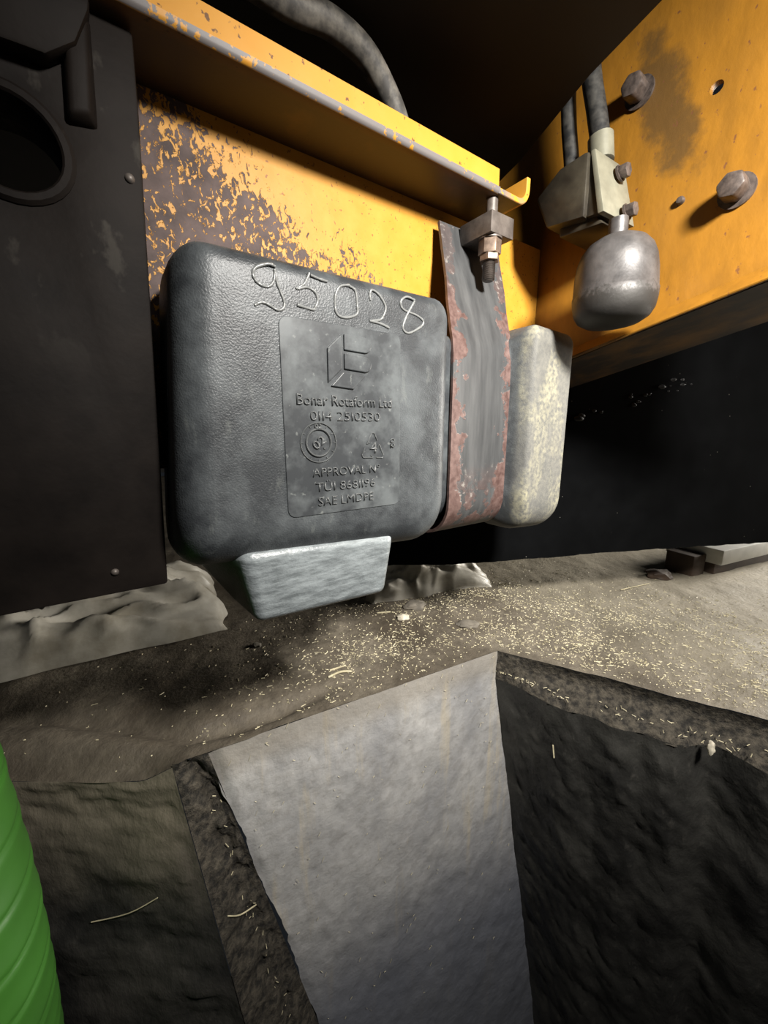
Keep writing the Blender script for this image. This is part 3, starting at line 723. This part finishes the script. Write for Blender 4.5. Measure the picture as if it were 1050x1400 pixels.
# ------------------------------------------------------------------ valve block with accumulator
valve = thing('valve_block', 'oily cast valve block carrying a silver domed accumulator on the yellow plate', 'valve', (0.74, 0.40, 0.30))
face = [(0.402, 0.330), (0.470, 0.338), (0.495, 0.392), (0.452, 0.420), (0.404, 0.424)]
back = [(y * 1.0 + 0.004, z) for y, z in face]
obj('body', hexa([(0.672, y, z) for y, z in face], [(0.799, y, z) for y, z in back], 0.006, 2), M['block'], valve, 35)
obj('lower_body', hexa([(0.690, 0.378, 0.318), (0.690, 0.455, 0.322), (0.690, 0.455, 0.342), (0.690, 0.400, 0.342)], [(0.799, 0.378, 0.318), (0.799, 0.455, 0.322), (0.799, 0.455, 0.342), (0.799, 0.400, 0.342)], 0.004, 2), M['block'], valve, 35)
# cover plate faces the camera side of the block, slightly raked
cv = obj('cover_plate', hexa([(0.678, 0.3965, 0.4235), (0.757, 0.3885, 0.4190), (0.757, 0.3620, 0.3230), (0.678, 0.3730, 0.3290)],
                             [(0.678, 0.4040, 0.4235), (0.757, 0.3970, 0.4190), (0.757, 0.3720, 0.3230), (0.678, 0.3830, 0.3290)], 0.0015, 2), M['cover'], valve, 35)
cv['label'] = 'flat grey cover with two bolts'
obj('spacer', hexa([(0.682, 0.404, 0.420), (0.752, 0.397, 0.416), (0.752, 0.372, 0.325), (0.682, 0.383, 0.331)], [(0.682, 0.420, 0.420), (0.752, 0.420, 0.416), (0.752, 0.405, 0.330), (0.682, 0.405, 0.333)], 0.001), M['block'], valve, 35)
for s, y, z in ((0.728, 0.3775, 0.398), (0.728, 0.3600, 0.337)):
    bb = obj('bolt', hexprism((s, z), 0.0105, y - 0.011, y + 0.004, 'y', 0.001), M['bolt'], valve, 35)
    obj('washer', lathe([(0.006, 0), (0.0125, 0), (0.0125, 0.003), (0.006, 0.003)], (s, y + 0.001, z), (0, 1, -0.25), 20), M['bolt'], bb, 40)
ac = (0.702, 0.3450)
prof = [(0.0, 0.1600), (0.022, 0.1615), (0.040, 0.1655), (0.052, 0.1730), (0.058, 0.1830), (0.0605, 0.196), (0.0615, 0.2090), (0.0605, 0.2100), (0.0590, 0.2400), (0.0565, 0.2570), (0.051, 0.2720), (0.042, 0.2830), (0.030, 0.2900), (0.014, 0.2930), (0.014, 0.3190)]
obj('accumulator', lathe(prof, (ac[0], ac[1], 0), (0.0, 0.05, 1), 48), M['acc'], valve, 50)['label'] = 'silver domed accumulator, shade painted underneath'

# hydraulic hoses into the block
def hose(label, pts, r, ferrule):
    hz_ = thing('hydraulic_hose', label, 'hose', pts[0])
    obj('tube', add_tube(bmesh.new(), smooth_path(pts, 6), r, 16), M['rubber'], hz_, 60)
    if ferrule:
        a, b = Vector(pts[0]), Vector(pts[1]); d = (b - a).normalized()
        obj('ferrule', lathe([(r * 1.05, 0.0), (r * 1.28, 0.001), (r * 1.28, 0.040), (r * 1.05, 0.042)], a + d * 0.002, d, 20), M['cover'], hz_, 40)['label'] = 'pale metal ferrule'
hose('thin black hydraulic hose, the left of two rising from the valve block', [(0.735, 0.466, 0.416), (0.735, 0.472, 0.46), (0.735, 0.484, 0.53), (0.735, 0.49, 0.62), (0.735, 0.49, 0.95)], 0.0125, False)
hose('black hydraulic hose with a pale ferrule, the right of two above the valve block', [(0.728, 0.4125, 0.424), (0.728, 0.4170, 0.455), (0.728, 0.430, 0.51), (0.728, 0.446, 0.575), (0.728, 0.452, 0.65), (0.728, 0.452, 0.95)], 0.0150, True)

# hose over the beam
hp = [(-0.02, 0.50, 0.455), (0.10, 0.505, 0.462), (0.2245, 0.520, 0.4712), (0.2846, 0.520, 0.4790), (0.335, 0.523, 0.4735), (0.375, 0.530, 0.452), (0.402, 0.535, 0.425), (0.415, 0.540, 0.395), (0.42, 0.545, 0.371)]
hp = smooth_path(hp, 8)
tag(obj('rubber_hose', add_tube(bmesh.new(), hp, 0.0155, 16), M['hose'], smooth=60, base=hp[-1], vehicle=True), 'grey worn rubber hose curving down behind the yellow beam flange', 'hose')

# dark underbody above
ub = [(0.80, 0.80), (0.7304, 0.577), (0.653, 0.4023), (0.6197, 0.291), (0.613, 0.268), (-0.8, 0.268), (-0.8, 1.6), (0.80, 1.6)]
tag(obj('underbody_panel', hexa([(a, b, 0.507) for a, b in ub], [(a, b, 0.535) for a, b in ub], 0.002, 1), M['body'], base=(0.2, 0.6, 0.507), vehicle=True), 'sooty dark underbody panel above the yellow beam', 'panel')

# ------------------------------------------------------------------ black skirt plate behind the tank (world frame)
p1, p2 = Vector((-0.12, 0.96425, 0)), Vector((1.75, 1.300, 0)); d = (p2 - p1).normalized(); nb = Vector((-d.y, d.x, 0))
skirt = thing('skirt_plate', 'large sooty black steel skirt plate behind and right of the tank', 'plate', (0.5, 1.07, 0.2), vehicle=False)
bm = bmesh.new(); N = 90; fr = []
for i in range(N + 1):
    t = i / N; q = p1 + (p2 - p1) * t
    zlow = 0.196 + 0.004 * fbm(q.x * 9, 0, 0, 4) + 0.0025 * fbm(q.x * 45, 2, 0, 3) - 0.008 * math.exp(-((q.x - 0.30) / 0.25) ** 2)
    ztop = 0.95
    fr.append([(q.x, q.y, zlow), (q.x, q.y, ztop), (q.x + nb.x * 0.03, q.y + nb.y * 0.03, ztop), (q.x + nb.x * 0.03, q.y + nb.y * 0.03, zlow + 0.002)])
V = [[bm.verts.new(p) for p in r] for r in fr]
for a, b in zip(V, V[1:]):
    for k in range(4): bm.faces.new((a[k], b[k], b[(k + 1) % 4], a[(k + 1) % 4]))
bm.faces.new(V[0]); bm.faces.new(V[-1][::-1])
obj('plate', bm, M['black'], skirt, 30)
# lumps of grease stuck along the plate under the yellow flange
bm = bmesh.new(); rg = random.Random(4)
for i in range(20):
    t = rg.random() * 0.62; X = 0.50 + 0.56 * t; q = p1 + (p2 - p1) * ((X - p1.x) / (p2.x - p1.x)); r_ = rg.uniform(0.003, 0.011) * (1 - 0.9 * t)
    c_ = Vector((q.x, q.y, 0.572 + 0.165 * t + rg.gauss(0, 0.010))); n0 = len(bm.verts)
    r = bmesh.ops.create_icosphere(bm, subdivisions=2, radius=1)
    for v in r['verts']:
        k = 1 + 0.4 * mn.noise(v.co * 1.7 + Vector((i, 0, 0))); v.co = c_ + Vector((v.co.x * r_ * 1.8, v.co.y * r_ * 0.5, v.co.z * r_)) * k
o = obj('grease', bm, mat_rubber('black_grease', (0.004, 0.004, 0.004), (0.012, 0.012, 0.012)), skirt, 80); o['kind'] = 'stuff'

# ------------------------------------------------------------------ plastic film bundles (world frame)
def film(label, cx, cy, ax, ay, hh, rot, seed):
    bm = bmesh.new(); nu, nv = 90, 70; g = []; ca, sa = math.cos(rot), math.sin(rot)
    for i in range(nu + 1):
        row = []
        for j in range(nv + 1):
            u = 2 * i / nu - 1; v = 2 * j / nv - 1
            e = max(0, 1 - abs(u) ** 3.5) * max(0, 1 - abs(v) ** 3.0)
            rid = (1 - min(1, abs(mn.noise(Vector((u * 1.5 + seed + 0.6 * v, v * 2.4, seed)))) * 2.6)) ** 1.6
            rid2 = (1 - min(1, abs(mn.noise(Vector((u * 3.2 - v, v * 4.5 + seed, 4.0)))) * 2.6)) ** 1.6
            z = hh * (e ** 0.45) * (0.60 + 0.34 * rid + 0.20 * rid2)
            wx = 1 + 0.06 * mn.noise(Vector((v * 3, seed, 1))); wy = 1 + 0.10 * mn.noise(Vector((u * 3, seed, 2)))
            X, Y_ = u * ax * wx, v * ay * wy
            row.append(bm.verts.new((cx + X * ca - Y_ * sa, cy + X * sa + Y_ * ca, max(0.004, z))))
        g.append(row)
    for i in range(nu):
        for j in range(nv): bm.faces.new((g[i][j], g[i + 1][j], g[i + 1][j + 1], g[i][j + 1]))
    tag(obj('plastic_film', bm, M['film'], smooth=180, base=(cx, cy, 0)), label, 'plastic film')
film('crumpled clear plastic film under the dark hanger plate', -0.90, 0.98, 0.42, 0.21, 0.15, 0.52, 3.1)
film('crumpled dusty plastic film behind the tank foot', 0.13, 1.36, 0.22, 0.14, 0.13, 0.30, 8.7)

# timber at the far right
def tbox(a, b, bev=0.004):
    bm = box(a, b, bev); bmesh.ops.rotate(bm, cent=(0, 0, 0), matrix=Matrix.Rotation(0.42, 3, 'Z'), verts=bm.verts); bmesh.ops.translate(bm, verts=bm.verts, vec=(1.255, 1.395, 0)); return bm
pl = thing('timber_plank', 'pale painted timber plank raised off the floor at far right', 'plank', (1.7, 1.65, 0.05), vehicle=False)
obj('board', tbox((0, 0, 0.048), (1.3, 0.20, 0.106)), M['white'], pl, 30)
tag(obj('plank_shade_bar', tbox((0.02, 0.03, -0.006), (1.25, 0.16, 0.0475)), M['timber'], smooth=30, base=(1.6, 1.6, 0)), 'dark brown bar standing in for the shade under the pale plank', 'timber')  # added dark bar that stands for the shadow beneath the plank
tag(obj('timber_block', tbox((-0.082, 0.05, -0.006), (-0.004, 0.15, 0.080)), M['timber'], smooth=30, base=(1.2, 1.42, 0)), 'dark brown timber block at the left end of the pale plank', 'timber')

# ------------------------------------------------------------------ green ribbed duct at the left (world frame)
ax = smooth_path([(-0.640, 0.400, 0.285), (-0.602, 0.372, 0.16), (-0.562, 0.345, 0.02), (-0.550, 0.335, -0.10), (-0.560, 0.335, -0.30), (-0.60, 0.33, -0.9), (-0.60, 0.33, PIT)], 40)
bm = bmesh.new(); rings = []; n = 72; L = 0.0
for i, p in enumerate(ax):
    if i: L += (p - ax[i - 1]).length
    row = []
    for k in range(n):
        a = 2 * PI * k / n
        ph = (L / 0.062 + 0.55 * a / PI) % 1.0; ph = min(ph, 1 - ph)
        cap = math.sqrt(max(0.0, 1 - (1 - min(1, L / 0.05)) ** 2)) * 0.55 + 0.45
        r = (0.118 - 0.0035 * math.exp(-(ph / 0.055) ** 2) + 0.001 * math.cos(2 * PI * ph)) * cap
        row.append(bm.verts.new(p + Vector((math.cos(a) * r, math.sin(a) * r, 0))))
    rings.append(row)
# the pitch of 0.55 turns per rib closes because every ring repeats twice round
for a, b in zip(rings, rings[1:]):
    for k in range(n): bm.faces.new((a[k], a[(k + 1) % n], b[(k + 1) % n], b[k]))
bm.faces.new(rings[0][::-1]); bm.faces.new(rings[-1])
tag(obj('ribbed_duct', bm, M['green'], smooth=180, base=(-0.60, 0.33, PIT)), 'bright green spiral ribbed plastic duct at the left in the pit', 'duct')

# ------------------------------------------------------------------ chaff, straws and rubble
def sliver(bm, c, L, w_, az, tilt=0.0):
    d = Vector((math.cos(az), math.sin(az), tilt)); s = Vector((-math.sin(az), math.cos(az), 0)); c = Vector(c)
    v = [bm.verts.new(q) for q in (c - d * L / 2 - s * w_ / 2, c + d * L / 2 - s * w_ * 0.4, c + d * L / 2 + s * w_ * 0.4, c - d * L / 2 + s * w_ / 2, c - d * L * 0.45 + Vector((0, 0, w_ * 0.7)), c + d * L * 0.45 + Vector((0, 0, w_ * 0.7)))]
    for f in ((0, 1, 5, 4), (1, 2, 5), (2, 3, 4, 5), (3, 0, 4)): bm.faces.new([v[i] for i in f])
bm = bmesh.new(); cnt = 0
rnd = random.Random(11)
while cnt < 11000:
    x = rnd.uniform(-0.7, 1.7); r = abs(rnd.gauss(0.20, 0.26)) + 0.012
    if r > 1.2: continue
    dens = ss(-0.45, 0.15, x) * (0.35 + 0.65 * ss(-0.25, 0.35, fbm(x * 5, r * 7, 2.2, 3)))
    dens *= 0.25 + 0.75 * ss(0.0, 0.12, r)
    if rnd.random() > dens + 0.03: continue
    y = edge_y(x) + r; L = rnd.choice((0.0025, 0.003, 0.003, 0.004, 0.004, 0.005, 0.009)) * rnd.uniform(0.8, 1.3)
    sliver(bm, (x, y, floor_z(x, r, y) + 0.0008), L, rnd.uniform(0.0010, 0.0022), rnd.uniform(0, PI), rnd.uniform(-0.15, 0.15)); cnt += 1
for k in range(110):                                         # bits caught on the ledge of the right wall
    t = rnd.random() ** 1.2 * 0.42; top = B0 + (Vector((1.9, 0.03, 0)) - B0) * t
    q = top + inw * rnd.uniform(0.002, 0.046) * ss(0, 0.1, t)
    sliver(bm, (q.x, q.y, -0.056), rnd.uniform(0.003, 0.010), 0.0015, rnd.uniform(0, PI), 0.2)
for k in range(130):                                         # bits stuck to the pale wall and in the rebate
    v = rnd.random() ** 1.5 * 0.55; u = rnd.random(); q = (A_top * (1 - u) + B0 * u) * (1 - v) + (A_bot * (1 - u) + B_bot * u) * v + nAB * 0.004
    sliver(bm, q, rnd.uniform(0.002, 0.006), 0.0012, 0.49 + rnd.uniform(-0.2, 0.2), rnd.uniform(-2.5, 2.5))
for k in range(60):
    v = rnd.random() * 0.4; q = (L_top * 0.5 + A_top * 0.5) * (1 - v) + (L_bot * 0.5 + A_bot * 0.5) * v + Vector((rnd.uniform(-0.02, 0.02), 0.012, 0))
    sliver(bm, q, rnd.uniform(0.003, 0.007), 0.0015, rnd.uniform(0, PI), rnd.uniform(-1, 1))
tag(obj('chaff', bm, M['straw']), 'pale straw chaff scattered over the muddy floor', 'chaff', kind='stuff')
def straw(label, pts, r=0.0012, m='straw', name='straw', cat='straw'):
    tag(obj(name, add_tube(bmesh.new(), smooth_path(pts, 4), r, 6), M[m], smooth=60, base=pts[0]), label, cat)
def on_floor(x, y, dz=0.002): return (x, y, floor_z(x, y - edge_y(x), y) + dz)
straw('long thin straw caught on the grimy left pit wall', [(-0.530, 0.545, -0.325), (-0.455, 0.540, -0.296), (-0.400, 0.541, -0.262)], 0.0010)
straw('short straight straw lying across the dirt packed rebate', [(-0.292, 0.565, -0.342), (-0.270, 0.568, -0.344), (-0.245, 0.585, -0.345)], 0.0013)
straw('yellow straw stuck upright on the black pit wall', [(0.395, 0.790, -0.175), (0.398, 0.785, -0.205)], 0.0016)
straw('pale forked straw on the floor above the pale wall', [on_floor(-0.125, 0.79), on_floor(-0.100, 0.805, 0.004), on_floor(-0.075, 0.812)], 0.0028)
straw('pale straw lying beside the forked straw', [on_floor(-0.125, 0.815), on_floor(-0.090, 0.835)], 0.0020)
straw('short pale straw on mud below the tank foot', [on_floor(-0.02, 1.10), on_floor(0.02, 1.105)], 0.0022)
straw('long thin straw on bright chaff right of the tank', [on_floor(0.82, 1.28, 0.004), on_floor(0.95, 1.33, 0.006)], 0.0016)
straw('curved pale straw at the far right by the floor crack', [on_floor(0.86, 0.79, 0.003), on_floor(0.92, 0.775, 0.004), on_floor(0.98, 0.775, 0.003)], 0.0020)
def rock(label, c, r, sq, m, name, cat, seed):
    bm = bmesh.new(); bmesh.ops.create_icosphere(bm, subdivisions=3, radius=1)
    for v in bm.verts:
        k = 1 + 0.35 * fbm(v.co.x * 1.5 + seed, v.co.y * 1.5, v.co.z * 1.5, 3); v.co = Vector((v.co.x * r * sq[0] * k, v.co.y * r * sq[1] * k, v.co.z * r * sq[2] * k)) + Vector(c)
    tag(obj(name, bm, M[m], smooth=50, base=c), label, cat)
z_ = lambda x, y: floor_z(x, y - edge_y(x), y)
rock('pale pebble on the mud below the tank foot', (0.055, 1.065, z_(0.055, 1.065) + 0.005), 0.014, (1.3, 1, 0.6), 'chip', 'pebble', 'stone', 1)
rock('dark dirt clod beside the plastic film under the tank', (0.095, 1.13, z_(0.095, 1.13) + 0.006), 0.024, (1.3, 1, 0.6), 'stone', 'dirt_clod', 'clod', 5)
rock('grey stone shard on the chaff above the pit corner', (0.235, 1.02, z_(0.235, 1.02) + 0.004), 0.022, (1.5, 0.9, 0.35), 'stone', 'stone_shard', 'stone', 9)
rock('white chip standing in the hole of the ledge', (0.635, 0.655, -0.058), 0.010, (0.6, 0.7, 1.5), 'chip', 'white_chip', 'chip', 13)
rock('dark lump under the black skirt plate at the right', (1.03, 1.40, z_(1.03, 1.40) + 0.012), 0.036, (1.3, 0.8, 0.55), 'timber', 'dirt_lump', 'clod', 17)
rock('small stone on the floor left of the tank foot', (-0.33, 0.93, z_(-0.33, 0.93) + 0.003), 0.009, (1.3, 1, 0.6), 'stone', 'pebble', 'stone', 21)
